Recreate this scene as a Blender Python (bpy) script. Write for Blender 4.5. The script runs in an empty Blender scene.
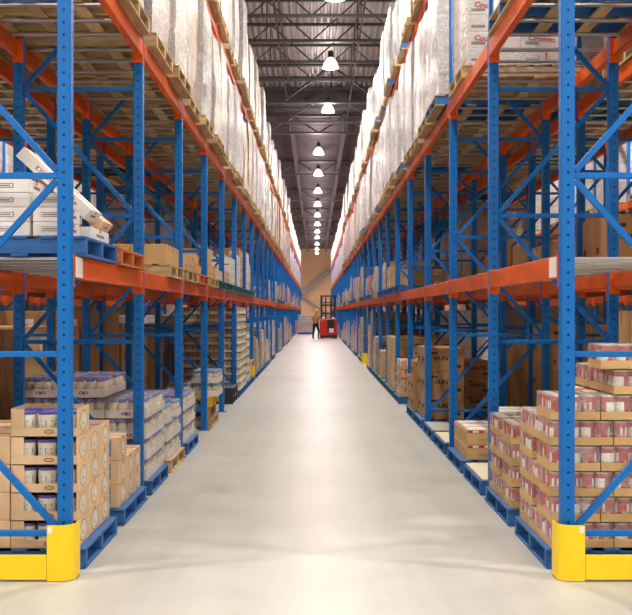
import bpy, bmesh, math, random
from mathutils import Vector, Matrix
R = random.Random(7)
SC = bpy.context.scene
COL = SC.collection
PI = math.pi

# ------------------------------------------------------------------ materials
def srgb(r, g, b):
    f = lambda c: (c/255/12.92) if c/255 <= .04045 else ((c/255+.055)/1.055)**2.4
    return (f(r), f(g), f(b), 1)

class NT:
    def __init__(s, name):
        s.m = bpy.data.materials.new(name); s.m.use_nodes = True
        s.t = s.m.node_tree; s.n = s.t.nodes; s.l = s.t.links
        s.b = s.n['Principled BSDF']; s.out = s.n['Material Output']
    def new(s, kind, **kw):
        n = s.n.new(kind)
        for k, v in kw.items(): setattr(n, k, v)
        return n
    def link(s, a, b): s.l.new(a, b)
    def math(s, op, a, b=None, clamp=False):
        n = s.n.new('ShaderNodeMath'); n.operation = op; n.use_clamp = clamp
        for i, v in enumerate((a, b)):
            if v is None: continue
            if isinstance(v, (int, float)): n.inputs[i].default_value = v
            else: s.l.new(v, n.inputs[i])
        return n.outputs[0]
    def mix(s, f, a, b, blend='MIX'):
        n = s.n.new('ShaderNodeMix'); n.data_type = 'RGBA'; n.blend_type = blend
        for sock, v in ((n.inputs[0], f), (n.inputs[6], a), (n.inputs[7], b)):
            if isinstance(v, (int, float)): sock.default_value = v
            elif isinstance(v, tuple): sock.default_value = v
            else: s.l.new(v, sock)
        return n.outputs[2]
    def obj(s):
        return s.new('ShaderNodeTexCoord').outputs['Object']
    def noise(s, vec, scale, detail=4, rough=.5, stretch=None):
        if stretch:
            mp = s.new('ShaderNodeMapping'); mp.inputs['Scale'].default_value = stretch
            s.link(vec, mp.inputs['Vector']); vec = mp.outputs[0]
        n = s.new('ShaderNodeTexNoise'); n.inputs['Scale'].default_value = scale
        n.inputs['Detail'].default_value = detail; n.inputs['Roughness'].default_value = rough
        s.link(vec, n.inputs['Vector'])
        return n.outputs['Fac']
    def ramp(s, f, pts):
        n = s.new('ShaderNodeValToRGB'); e = n.color_ramp.elements
        while len(e) < len(pts): e.new(.5)
        for i, (p, c) in enumerate(pts):
            e[i].position = p; e[i].color = c if isinstance(c, tuple) else (c, c, c, 1)
        s.link(f, n.inputs[0]); return n.outputs[0]
    def bump(s, h, strength=.3, dist=.01):
        n = s.new('ShaderNodeBump'); n.inputs['Strength'].default_value = strength
        n.inputs['Distance'].default_value = dist
        s.link(h, n.inputs['Height']); s.link(n.outputs[0], s.b.inputs['Normal'])

def plain(name, col, rough=.5, metal=0, var=.12, scale=6, rand=0, bump=0, stretch=None, spec=None, coat=0):
    t = NT(name)
    v = t.obj(); nz = t.noise(v, scale, 5, .6, stretch)
    lo = tuple(c*(1-var) for c in col[:3]) + (1,); hi = tuple(min(1, c*(1+var)) for c in col[:3]) + (1,)
    c = t.ramp(nz, [(.3, lo), (.7, hi)])
    if rand:
        oi = t.new('ShaderNodeObjectInfo')
        f = t.math('ADD', t.math('MULTIPLY', oi.outputs['Random'], 2*rand), 1-rand)
        hs = t.new('ShaderNodeHueSaturation'); t.link(f, hs.inputs['Value']); t.link(c, hs.inputs['Color']); c = hs.outputs[0]
    t.link(c, t.b.inputs['Base Color'])
    t.b.inputs['Roughness'].default_value = rough; t.b.inputs['Metallic'].default_value = metal
    if spec is not None: t.b.inputs['Specular IOR Level'].default_value = spec
    if coat: t.b.inputs['Coat Weight'].default_value = coat
    if bump: t.bump(nz, bump, .01)
    return t.m

M = {}
BLUE = srgb(6, 108, 192)
M['blue'] = plain('blue rack paint', BLUE, .42, 0, .1, 3, .04, spec=.3)
def post_mat():
    t = NT('blue rack paint with punched holes')
    tc = t.new('ShaderNodeTexCoord'); v = tc.outputs['Object']
    sp = t.new('ShaderNodeSeparateXYZ'); t.link(v, sp.inputs[0])
    sn = t.new('ShaderNodeSeparateXYZ'); t.link(tc.outputs['Normal'], sn.inputs[0])
    side = t.math('GREATER_THAN', t.math('ABSOLUTE', sn.outputs[1]), .5)
    u = t.math('ADD', t.math('MULTIPLY', side, sp.outputs[0]), t.math('MULTIPLY', t.math('SUBTRACT', 1, side), sp.outputs[1]))
    dz = t.math('MULTIPLY', t.math('SUBTRACT', t.math('FRACT', t.math('DIVIDE', sp.outputs[2], .0762)), .5), .0762)
    d = t.math('SQRT', t.math('ADD', t.math('MULTIPLY', u, u), t.math('MULTIPLY', dz, dz)))
    hole = t.math('LESS_THAN', d, .0085)
    nz = t.noise(v, 5, 6, .65, (1, 1, .4))
    c = t.ramp(nz, [(.3, tuple(x*.9 for x in BLUE[:3])+(1,)), (.7, tuple(x*1.1 for x in BLUE[:3])+(1,))])
    c = t.mix(hole, c, (.004, .012, .03, 1))
    t.link(c, t.b.inputs['Base Color']); t.b.inputs['Roughness'].default_value = .42; t.b.inputs['Specular IOR Level'].default_value = .3
    return t.m
M['post'] = post_mat()
M['orange'] = plain('orange beam paint', srgb(222, 94, 20), .45, 0, .2, 4, .05, 0, (1, .35, 1), .3)
M['galv'] = plain('galvanised steel', srgb(200, 202, 202), .3, .75, .05, 3, .06)
M['plate'] = plain('grey base plate', srgb(90, 95, 100), .5, .5)
M['yellow'] = plain('yellow guard paint', srgb(250, 214, 24), .38, 0, .06, 5)
M['yellowplastic'] = plain('yellow plastic', srgb(226, 178, 22), .45, 0, .1, 5)
M['wood'] = plain('pallet wood', srgb(190, 164, 120), .7, 0, .3, 3, .22, .15, (1, 9, 9))
M['woodx'] = plain('pallet wood crossgrain', srgb(184, 156, 112), .7, 0, .3, 3, .22, .15, (9, 1, 9))
M['bluewood'] = plain('blue painted wood', srgb(38, 98, 162), .6, 0, .3, 4, .15, .1, (1, 6, 6))
M['greenwood'] = plain('teal painted wood', srgb(52, 104, 112), .6, 0, .3, 4, .15, .1, (1, 6, 6))
M['orangewood'] = plain('reddish wood', srgb(190, 112, 56), .65, 0, .3, 4, .1, .1, (1, 6, 6))
M['black'] = plain('black plastic', srgb(40, 42, 48), .5)
M['board'] = plain('slip sheet board', srgb(222, 210, 176), .6, 0, .08, 2, .06)
M['greyboard'] = plain('grey slip sheet', srgb(176, 176, 168), .6, 0, .1, 2, .06)
def carton_mat(name, col, rand=.1):
    t = NT(name); v = t.obj()
    nz = t.noise(v, 3, 6, .65); fl = t.noise(v, 60, 2, .5, (1, 1, .15))
    c = t.ramp(nz, [(.3, tuple(x*.88 for x in col[:3])+(1,)), (.7, tuple(min(1, x*1.08) for x in col[:3])+(1,))])
    oi = t.new('ShaderNodeObjectInfo')
    hs = t.new('ShaderNodeHueSaturation')
    t.link(t.math('ADD', t.math('MULTIPLY', oi.outputs['Random'], 2*rand), 1-rand), hs.inputs['Value'])
    t.link(c, hs.inputs['Color']); t.link(hs.outputs[0], t.b.inputs['Base Color'])
    t.b.inputs['Roughness'].default_value = .6; t.bump(fl, .12, .004)
    return t.m
M['brown'] = carton_mat('brown cardboard', srgb(178, 134, 84))
M['tan'] = carton_mat('tan cardboard', srgb(206, 170, 116))
M['cream'] = carton_mat('cream cardboard', srgb(222, 190, 150))
M['whitecard'] = carton_mat('white printed card', srgb(226, 222, 216), .05)
M['tape'] = plain('parcel tape', srgb(196, 160, 104), .25, 0, .05)
M['ink'] = plain('dark print', srgb(52, 40, 32), .6)
M['greyink'] = plain('grey print', srgb(120, 116, 122), .6)
M['redink'] = plain('red print', srgb(196, 48, 36), .5)
M['blueink'] = plain('blue print', srgb(40, 86, 170), .5)
M['paper'] = plain('white label paper', srgb(238, 236, 230), .5, 0, .03)
M['whiteplastic'] = plain('white plastic', srgb(236, 230, 212), .35, 0, .04, 5, .03)
M['creamjar'] = plain('cream filled jar', srgb(232, 222, 190), .25, 0, .05, 6, .04)
M['lid'] = plain('violet lid', srgb(96, 92, 178), .4)
M['bluelid'] = plain('blue lid', srgb(92, 140, 200), .4)
M['bluelabel'] = plain('sky blue label', srgb(70, 140, 200), .4)
M['tin'] = plain('tin metal', srgb(190, 180, 160), .3, .6)
M['tancan'] = plain('tan tin label', srgb(206, 178, 128), .45, 0, .1, 8, .08)
M['redlabel'] = plain('red can label', srgb(178, 56, 54), .4, 0, .25, 14, .1)
M['pinklabel'] = plain('pale can label', srgb(226, 176, 160), .4, 0, .1, 12)
M['red'] = plain('forklift red', srgb(206, 34, 28), .35)
M['steel'] = plain('dark steel', srgb(52, 48, 50), .5, .4, .2, 5)
M['rubber'] = plain('rubber', srgb(22, 22, 24), .7)
M['skin'] = plain('skin', srgb(196, 144, 112), .5)
M['jacket'] = plain('tan jacket cloth', srgb(176, 128, 64), .8, 0, .15, 20)
M['trousers'] = plain('dark trousers cloth', srgb(34, 36, 46), .85)
M['hat'] = plain('yellow hard hat', srgb(226, 190, 60), .4)
M['joist'] = plain('painted roof steel', srgb(66, 60, 60), .5, .2, .15, 3)
M['girder'] = plain('grey girder steel', srgb(92, 84, 86), .5, .2, .15, 3)
M['brace'] = plain('grey brace paint', srgb(150, 142, 140), .5, 0, .1, 2)

def film_mat(name, base_opac, streak):
    t = NT(name); v = t.obj()
    nz = t.noise(v, 5, 6, .7, (1, 1, 2.2)); n2 = t.noise(v, 22, 4, .7, (1, 1, 1.3))
    t.b.inputs['Base Color'].default_value = (.86, .85, .85, 1)
    t.b.inputs['Roughness'].default_value = .22
    t.bump(t.math('ADD', nz, t.math('MULTIPLY', n2, .4)), .9, .03)
    tr = t.new('ShaderNodeBsdfTransparent'); mx = t.new('ShaderNodeMixShader')
    f = t.ramp(t.math('ADD', t.math('MULTIPLY', nz, .6), t.math('MULTIPLY', n2, .4)), [(.36, base_opac), (.66, streak)])
    t.link(f, mx.inputs[0]); t.link(tr.outputs[0], mx.inputs[1]); t.link(t.b.outputs[0], mx.inputs[2])
    t.link(mx.outputs[0], t.out.inputs['Surface'])
    return t.m
M['film'] = film_mat('stretch film', .16, .66)
M['thinfilm'] = film_mat('thin shrink film', .04, .42)

def load_mat(name, stops, bh=.23, bw=.4):
    t = NT(name); tc = t.new('ShaderNodeTexCoord'); v = tc.outputs['Object']
    sp = t.new('ShaderNodeSeparateXYZ'); t.link(v, sp.inputs[0])
    cb = t.new('ShaderNodeCombineXYZ')
    t.link(t.math('ADD', sp.outputs[0], sp.outputs[1]), cb.inputs[0]); t.link(sp.outputs[2], cb.inputs[1])
    br = t.new('ShaderNodeTexBrick'); t.link(cb.outputs[0], br.inputs['Vector'])
    br.inputs['Scale'].default_value = 1; br.inputs['Brick Width'].default_value = bw; br.inputs['Row Height'].default_value = bh
    br.inputs['Mortar Size'].default_value = .006; br.inputs['Color1'].default_value = (1, 1, 1, 1)
    br.inputs['Color2'].default_value = (.74, .73, .72, 1); br.inputs['Mortar'].default_value = (.36, .33, .31, 1)
    oi = t.new('ShaderNodeObjectInfo')
    base = t.ramp(oi.outputs['Random'], stops)
    nz = t.noise(v, 4, 6, .7, (1, 1, 1.3))
    c = t.mix(1, base, br.outputs['Color'], 'MULTIPLY')
    c = t.mix(t.math('MULTIPLY', nz, .38), c, (.82, .80, .79, 1))
    t.link(c, t.b.inputs['Base Color']); t.b.inputs['Roughness'].default_value = .32
    n2 = t.noise(v, 14, 5, .7, (1, 1, 1.2))
    t.bump(t.math('ADD', n2, t.math('MULTIPLY', br.outputs['Fac'], -.8)), .8, .035)
    return t.m
W = srgb
M['load'] = load_mat('wrapped goods', [(0, W(222, 216, 212)), (.2, W(186, 176, 170)), (.4, W(226, 218, 210)), (.55, W(178, 160, 140)), (.7, W(214, 196, 190)), (.85, W(196, 186, 186)), (1, W(222, 214, 212))])
M['loadtan'] = load_mat('wrapped tan goods', [(0, W(196, 166, 124)), (.5, W(170, 146, 120)), (1, W(206, 180, 140))], .28, .45)
M['loadred'] = load_mat('wrapped red print goods', [(0, W(206, 150, 140)), (.5, W(216, 176, 170)), (1, W(200, 130, 120))], .16, .3)

def concrete():
    t = NT('polished concrete floor'); v = t.obj()
    a = t.noise(v, .35, 6, .6); b = t.noise(v, 2.2, 8, .7); c = t.noise(v, 1.2, 5, .6, (3, .25, 1))
    f = t.math('ADD', t.math('ADD', t.math('MULTIPLY', a, .4), t.math('MULTIPLY', b, .3)), t.math('MULTIPLY', c, .3))
    col = t.ramp(f, [(.32, srgb(162, 161, 152)), (.5, srgb(184, 182, 173)), (.68, srgb(198, 197, 188))])
    t.link(col, t.b.inputs['Base Color'])
    t.link(t.ramp(b, [(.3, .34), (.7, .46)]), t.b.inputs['Roughness'])
    t.b.inputs['Specular IOR Level'].default_value = .4
    t.bump(b, .05, .01)
    return t.m
M['concrete'] = concrete()
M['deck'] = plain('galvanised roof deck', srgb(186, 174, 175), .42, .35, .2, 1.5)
M['deckdark'] = plain('darker roof deck', srgb(112, 100, 104), .5, .2, .2, 1.5)  # rear roof section, a darker tone than the front deck
M['wall'] = plain('beige wall panel', srgb(212, 176, 138), .7, 0, .06, .5)
M['reflector'] = plain('spun aluminium', srgb(215, 215, 215), .25, .8)
def emis(name, col, s):
    t = NT(name); t.b.inputs['Emission Color'].default_value = col; t.b.inputs['Emission Strength'].default_value = s
    t.b.inputs['Base Color'].default_value = col; return t.m
M['bulb'] = emis('lit lamp glass', (1, .93, .86, 1), 18)
M['bulbpink'] = emis('lit lamp glass rosy', (1, .85, .84, 1), 14)
M['bulbglass'] = emis('glowing acrylic refractor', (1, .94, .88, 1), 2.2)
M['bulbpinkglass'] = emis('glowing acrylic refractor rosy', (1, .84, .84, 1), 2.2)

# ------------------------------------------------------------------ mesh building
class MB:
    def __init__(s): s.v = []; s.f = []; s.mi = []; s.mats = []
    def mat(s, m):
        m = M[m] if isinstance(m, str) else m
        if m not in s.mats: s.mats.append(m)
        return s.mats.index(m)
    def add(s, vs, fs, m):
        o = len(s.v); i = s.mat(m)
        s.v += [tuple(v) for v in vs]; s.f += [tuple(a+o for a in f) for f in fs]; s.mi += [i]*len(fs)
    def box(s, c, d, m, rot=None):
        x, y, z = (q/2 for q in d)
        vs = [Vector(p) for p in ((-x,-y,-z),(x,-y,-z),(x,y,-z),(-x,y,-z),(-x,-y,z),(x,-y,z),(x,y,z),(-x,y,z))]
        if rot is not None: vs = [rot @ p for p in vs]
        vs = [p + Vector(c) for p in vs]
        s.add(vs, [(0,3,2,1),(4,5,6,7),(0,1,5,4),(1,2,6,5),(2,3,7,6),(3,0,4,7)], m)
        return s
    def bevbox(s, c, d, m, b=.006):
        x, y, z = (q/2 for q in d); b = min(b, x*.4, y*.4, z*.4)
        bm = bmesh.new(); bmesh.ops.create_cube(bm, size=1)
        for v in bm.verts: v.co = Vector((v.co.x*2*x, v.co.y*2*y, v.co.z*2*z))
        bmesh.ops.bevel(bm, geom=bm.edges[:], offset=b, segments=2, affect='EDGES', profile=.5)
        bm.verts.ensure_lookup_table()
        s.add([v.co + Vector(c) for v in bm.verts], [[v.index for v in f.verts] for f in bm.faces], m); bm.free()
        return s
    def bar(s, a, b, w, h, m, up=(0, 0, 1)):
        a = Vector(a); b = Vector(b); d = (b-a); L = d.length; d.normalize()
        upv = Vector(up); sx = d.cross(upv)
        if sx.length < 1e-4: sx = d.cross(Vector((1, 0, 0)))
        sx.normalize(); sz = sx.cross(d)
        rot = Matrix((sx, d, sz)).transposed()
        return s.box((a+b)/2, (w, L, h), m, rot)
    def lathe(s, prof, n, m, c=(0, 0, 0), caps=True):
        vs = []; fs = []
        for r, z in prof:
            for i in range(n):
                a = 2*PI*i/n; vs.append((c[0]+r*math.cos(a), c[1]+r*math.sin(a), c[2]+z))
        for j in range(len(prof)-1):
            for i in range(n):
                k = (i+1) % n; fs.append((j*n+i, j*n+k, (j+1)*n+k, (j+1)*n+i))
        if caps:
            fs.append(tuple(range(n))[::-1]); fs.append(tuple((len(prof)-1)*n+i for i in range(n)))
        s.add(vs, fs, m); return s
    def quad(s, p, m): s.add(p, [(0, 1, 2, 3)], m); return s
    def mesh(s, name, smooth=False):
        me = bpy.data.meshes.new(name); me.from_pydata(s.v, [], s.f)
        for m in s.mats: me.materials.append(m)
        me.polygons.foreach_set('material_index', s.mi)
        if smooth:
            me.polygons.foreach_set('use_smooth', [True]*len(s.f))
            try: me.set_sharp_from_angle(angle=math.radians(40))
            except Exception: pass
        me.update(); return me

CACHE = {}
def cached(key, fn):
    if key not in CACHE: CACHE[key] = fn()
    return CACHE[key]

def ob(name, data, parent=None, loc=(0, 0, 0), rot=(0, 0, 0), scale=None):
    o = bpy.data.objects.new(name, data); COL.objects.link(o)
    o.location = loc; o.rotation_euler = rot
    if scale: o.scale = scale
    if parent: o.parent = parent
    return o
def tag(o, label, cat, group=None, kind=None):
    if label: o['label'] = label
    if cat: o['category'] = cat
    if group: o['group'] = group
    if kind: o['kind'] = kind
    return o
def structure(name, mb, loc=(0, 0, 0)):
    o = ob(name, mb if isinstance(mb, bpy.types.Mesh) else mb.mesh(name), None, loc); o['kind'] = 'structure'; return o

_t = 'first second third fourth fifth sixth seventh eighth ninth tenth eleventh twelfth thirteenth fourteenth fifteenth sixteenth seventeenth eighteenth nineteenth'.split()
def ORD(i):
    n = i+1
    if n < 20: return _t[n-1]
    tens = {2: 'twent', 3: 'thirt', 4: 'fort'}[n//10]
    return tens+'ieth' if n % 10 == 0 else tens+'y-'+_t[n % 10-1]
SIDE = {-1: 'left', 1: 'right'}

def text_mesh(txt, size, m, key=None, shear=0, extrude=.0006):
    def mk():
        c = bpy.data.curves.new('lettering', 'FONT'); c.body = txt; c.size = size; c.align_x = 'CENTER'; c.align_y = 'CENTER'
        c.extrude = extrude; c.shear = shear; c.offset = size*.035; c.resolution_u = 3
        o = bpy.data.objects.new('tmp', c); COL.objects.link(o)
        bpy.context.view_layer.update()
        me = bpy.data.meshes.new_from_object(o.evaluated_get(bpy.context.evaluated_depsgraph_get()))
        bpy.data.objects.remove(o); me.materials.clear(); me.materials.append(M[m]); me.name = 'lettering'
        return me
    return cached(('txt', txt, size, m, shear), mk)

# ------------------------------------------------------------------ layout
Y0, PITCH, NB = 6.17, 2.55, 37
XF, XR = 1.534, 2.57                     # front and rear post of the rack row on the aisle
LV = (1.975, 3.97, 5.95)                # beam tops
PW, PD = .084, .08                      # post
PTOP = 6.12
HB = (.27, 1.367, 2.46, 3.555, 4.65, 5.75)
fy = lambda k: Y0 + PITCH*k
RACKX = {'A': 2.055, 'B': 3.485, 'C': 7.2}   # centre lines of the rack rows

# ------------------------------------------------------------------ room shell
f = MB(); f.quad([(-14, -14, 0), (14, -14, 0), (14, 119, 0), (-14, 119, 0)], 'concrete')
structure('floor', f)
def wallmesh(a, b, h):
    return MB().quad([(a[0], a[1], 0), (b[0], b[1], 0), (b[0], b[1], h), (a[0], a[1], h)], 'wall')
structure('wall_back', MB().box((0, 119.1, 5), (28.4, .2, 10), 'wall'))
structure('wall_front', MB().box((0, -14.1, 5), (28.4, .2, 10), 'wall'))
structure('wall_left', MB().box((-14.1, 52.5, 5), (.2, 133, 10), 'wall'))
structure('wall_right', MB().box((14.1, 52.5, 5), (.2, 133, 10), 'wall'))
def corrugated(along, lo, hi, a, b, z, m, pitch=.18, dep=.05):
    mb = MB(); vs = []; n = int((hi-lo)/pitch)
    prof = [(0, 0), (.35, 0), (.5, 1), (.85, 1)]
    for i in range(n+1):
        for u, w in prof:
            p = lo + (i+u)*pitch
            for q in (a, b):
                vs.append((p, q, z+w*dep) if along == 'y' else (q, p, z+w*dep))
    fs = [(2*i, 2*i+1, 2*i+3, 2*i+2) for i in range(len(vs)//2-1)]
    mb.add(vs, fs, m); return mb
structure('ceiling', corrugated('y', -14, 14, -14, 36.2, 9.6, 'deck', .18, .08))
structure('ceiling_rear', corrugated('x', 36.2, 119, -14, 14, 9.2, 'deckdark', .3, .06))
structure('trim_1', MB().box((0, 36.2, 9.4), (28, .06, .6), 'joist'))

def truss(length, z0, z1, node, m, cw=.09, wd=.035, axis='x'):
    mb = MB(); L = length/2
    P = (lambda u, z: (u, 0, z)) if axis == 'x' else (lambda u, z: (0, u, z))
    dims = (lambda l, w, h: (l, w, h)) if axis == 'x' else (lambda l, w, h: (w, l, h))
    mb.box((0, 0, z0+.035), dims(length, cw, .07), m); mb.box((0, 0, z1-.035), dims(length, cw, .07), m)
    n = int(length/node)
    for i in range(n):
        a = -L + i*node
        lo, hi = (z0+.04, z1-.04)
        p, q = ((lo, hi) if i % 2 == 0 else (hi, lo))
        mb.bar(P(a, p), P(a+node, q), wd, wd, m, up=(0, 1, 0) if axis == 'x' else (1, 0, 0))
        if i % 2 == 0: mb.bar(P(a+node, lo), P(a+node, hi), wd*.7, wd*.7, m, up=(0, 1, 0))
    return mb.mesh('roof joist')
jm = truss(27.8, 8.48, 9.58, 1.15, 'joist')
for i, y in enumerate([12.6+2.16*j for j in range(9)]):
    o = structure('ceiling_joist', jm, (0, y, 0))
gm = truss(27.8, 8.3, 9.55, 1.6, 'joist', .22, .07)
structure('ceiling_girder', gm, (0, 32.2, 0)); structure('ceiling_girder', gm, (0, 35.6, 0))
structure('ceiling_joist', jm, (0, 34.0, 0))
for x in (-.95, 1.1, 5.2, -5.1):
    structure('ceiling_bridging', MB().box((x, 22.4, 8.56), (.05, 27.6, .05), 'joist'))
    structure('ceiling_bridging', MB().box((x, 22.4, 9.5), (.05, 27.6, .05), 'joist'))
g2 = truss(27.8, 8.42, 9.15, 1.0, 'girder', .2, .06)
for j in range(7): structure('ceiling_girder', g2, (0, 38.4+11.6*j, 0))
l2 = truss(80, 8.72, 9.14, 1.2, 'girder', .16, .05, 'y')
for x in (-5.05, -3.0, -.95, 1.1, 3.15, 5.2): structure('ceiling_joist', l2, (x, 78, 0))
structure('trim_2', MB().bar((-3.4, 118.7, 2.5), (4.2, 118.7, 8.45), .3, .5, 'brace', (0, 0, 1)))
structure('trim_3', MB().bar((-3.4, 118.7, 4.9), (2.6, 118.7, .3), .3, .28, 'brace', (0, 0, 1)))

# ------------------------------------------------------------------ lamps
def lamp(x, y, z, zt, col, pw, bulb, label, group=None, vis=True):
    t = tag(ob('high_bay_lamp', None, None, (x, y, z)), label, 'lamp', group)
    ob('reflector', cached(('refl', bulb), lambda: MB().lathe([(.22, 0), (.215, .04), (.18, .14), (.11, .24), (.07, .28)], 28, bulb+'glass', caps=False).mesh('reflector', True)), t)
    ob('bulb', cached(('bulb', bulb), lambda: MB().lathe([(.02, .02), (.12, .03), (.185, .06), (.16, .14), (.08, .2), (.02, .21)], 24, bulb).mesh('bulb', True)), t)
    ob('ballast', cached('ballast', lambda: MB().lathe([(.075, .28), (.08, .3), (.08, .44), (.05, .47)], 20, 'steel').mesh('ballast', True)), t)
    hl = max(zt-z-.45, .05)
    ob('hanger_rod', cached(('hang', round(hl, 2)), lambda: MB().box((0, 0, .45+hl/2), (.02, .02, hl), 'steel').mesh('hanger')), t)
    li = bpy.data.lights.new('lamp light', 'SPOT'); li.energy = pw; li.color = col; li.shadow_soft_size = .17
    li.spot_size = math.radians(172); li.spot_blend = 1
    ob('lamp_light', li, t, (0, 0, -.04))
    l2 = bpy.data.lights.new('lamp side light', 'POINT'); l2.energy = pw*.1; l2.color = col; l2.shadow_soft_size = .2
    ob('lamp_side_light', l2, t, (0, 0, -.24))
WARM, ROSE = (1, .95, .88), (1, .84, .83)
PW_MAIN, PW_SIDE = 760, 1050
for i, y in enumerate((-2.9, 3.2, 9.3, 15.4, 21.5, 27.6, 33.7)):
    lamp(.4, y, 8.32, 8.5, WARM, PW_MAIN*(.5 if y < 5 else 1), 'bulb', f'bright round high bay lamp hung from open joists over the aisle, {ORD(i)} in line')
for i, y in enumerate((40.2, 46.4, 53.2, 59.8, 66.4, 73.2, 79.9, 86.2, 94.4, 102, 109)):
    lamp(.1, y, 7.93, 8.5, ROSE, PW_MAIN*1.12, 'bulbpink', f'rosy white high bay lamp under the lower rear roof, {ORD(i)} in line')
for s in (-1, 1):
    for y in (104, 113): lamp(s*5.6, y, 7.93, 8.5, ROSE, PW_SIDE*1.1, 'bulbpink', f'added rosy high bay lamp brightening the end wall, {SIDE[s]} side, {"nearer" if y < 110 else "farther"}')  # unseen lamps, added to brighten the end wall
    for i, y in enumerate((-3, 4.5, 12, 19.5, 27, 34.5)):
        lamp(s*5.6, y, 8.32, 8.5, WARM, PW_SIDE, 'bulb', f'high bay lamp over the neighbouring aisle behind the {SIDE[s]} racks, {ORD(i)} in line')
    lamp(s*4.5, -7, 8.32, 8.5, WARM, PW_SIDE*1.5, 'bulb', f'added unseen high bay lamp over the open front area, {SIDE[s]} one')  # extra pair out of view, added to light the nearest rack frames

# ------------------------------------------------------------------ racks
def post_mesh():
    return MB().bevbox((0, 0, PTOP/2), (PW, PD, PTOP), 'post', .008).mesh('post')
def hbrace(): return MB().bevbox((0, 0, 0), (XR-XF-PW, .04, .036), 'blue', .004).mesh('brace')
def dbrace(sgn):
    dx = XR-XF-PW-.02; dz = HB[1]-HB[0]-.06
    return MB().bar((-dx/2*sgn, 0, -dz/2), (dx/2*sgn, 0, dz/2), .036, .036, 'blue', (0, 1, 0)).mesh('brace')
BL = PITCH-PD-.02
def beam_mesh(conn=False):
    mb = MB().bevbox((0, 0, -.07), (.05, BL, .14), 'orange', .005)
    mb.box((-.03, 0, -.095), (.012, BL-.02, .07), 'orange')
    if conn:
        for e in (-1, 1): mb.box((0, e*(BL/2+.003), -.1), (.088, .006, .21), 'orange')
    return mb.mesh('beam')
def conn_mesh():
    mb = MB().bevbox((0, 0, -.1), (.09, .008, .21), 'orange', .002)
    return mb.mesh('connector')
def frame_mesh(sgn):
    mb = MB()
    for e in (-1, 1): mb.box((e*(XR-XF)/2, 0, PTOP/2), (PW, PD, PTOP), 'post')
    for z in HB: mb.box((0, 0, z), (XR-XF-PW, .04, .036), 'blue')
    for i in range(5):
        q = 1 if i % 2 == 0 else -1
        dx = (XR-XF-PW)/2*sgn*q
        mb.bar((-dx, 0, HB[i]+.03), (dx, 0, HB[i+1]-.03), .036, .036, 'blue', (0, 1, 0))
    return mb.mesh('frame')

def upright(parent, s, y, detail):
    if not detail:
        return ob('upright_frame', cached(('fr', s), lambda: frame_mesh(s)), parent, (0, y, 0))
    fr = ob('upright_frame', None, parent, (0, y, 0))
    for e in (-1, 1):
        ob('post', cached('post', post_mesh), fr, (e*(XR-XF)/2, 0, 0))
        ob('foot_plate', cached('foot', lambda: MB().box((0, 0, .004), (.16, .078, .008), 'plate').mesh('foot')), fr, (e*(XR-XF)/2, 0, 0))
    for z in HB: ob('horizontal_brace', cached('hb', hbrace), fr, (0, 0, z))
    for i in range(5):
        q = s if i % 2 == 0 else -s
        ob('diagonal_brace', cached(('db', q), lambda: dbrace(q)), fr, (0, 0, (HB[i]+HB[i+1])/2))
    return fr

def bay(s, k, row, detail, last=False, bars=0):
    x = s*RACKX[row]
    where = {'A': f'on the {SIDE[s]} of the aisle', 'B': f'back to back behind the {SIDE[s]} aisle rack', 'C': f'across the next aisle, {SIDE[s]} side'}[row]
    t = tag(ob('pallet_rack_bay', None, None, (x, fy(k), 0)), f'blue and orange rack bay {where}, {ORD(k)} from camera', 'rack', {'A': 'bays of the racks along the aisle', 'B': 'bays of the rear rack rows', 'C': 'bays of the far rack rows'}[row])
    upright(t, s, 0, detail)
    if last: upright(t, s, PITCH, detail)
    for li, z in enumerate(LV):
        for e in (-1, 1):                       # e=-1 left side in x
            outward = e
            bx = e*((XR-XF)/2+.02)
            rot = 0 if e > 0 else PI            # the step of the beam faces into the rack
            if detail:
                b = ob('load_beam', cached('beam', beam_mesh), t, (bx, PITCH/2, z), (0, 0, rot))
                for q in (-1, 1):
                    ob('beam_connector', cached('conn', conn_mesh), b, (-.02, q*(BL/2+.004), .01))
                if k == 0 and li == 0 and e == -s:
                    qy = -BL/2+.12
                    ob('label_sticker', cached('stk', lambda: MB().box((.0256, 0, 0), (.001, .19, .125), 'paper').mesh('sticker')), b, (0, qy if rot == 0 else -qy, -.07))
            else:
                ob('load_beam', cached('beamc', lambda: beam_mesh(True)), t, (bx, PITCH/2, z), (0, 0, rot))
        if li < bars:
            for j in range(6):
                ob('crossbar', cached('xbar', lambda: MB().bevbox((0, 0, 0), (XR-XF-.03, .06, .018), 'galv', .005).mesh('crossbar')), t, (0, .25+j*.41, z-.01))
    return t
for s in (-1, 1):
    for k in range(NB): bay(s, k, 'A', k < 12, k == NB-1, 2 if k < 12 else 0)
    for k in range(0, 14): bay(s, k, 'B', k < 3, False, 2 if k < 4 else 0)
    for k in range(1, 11): bay(s, k, 'C', False)

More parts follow.
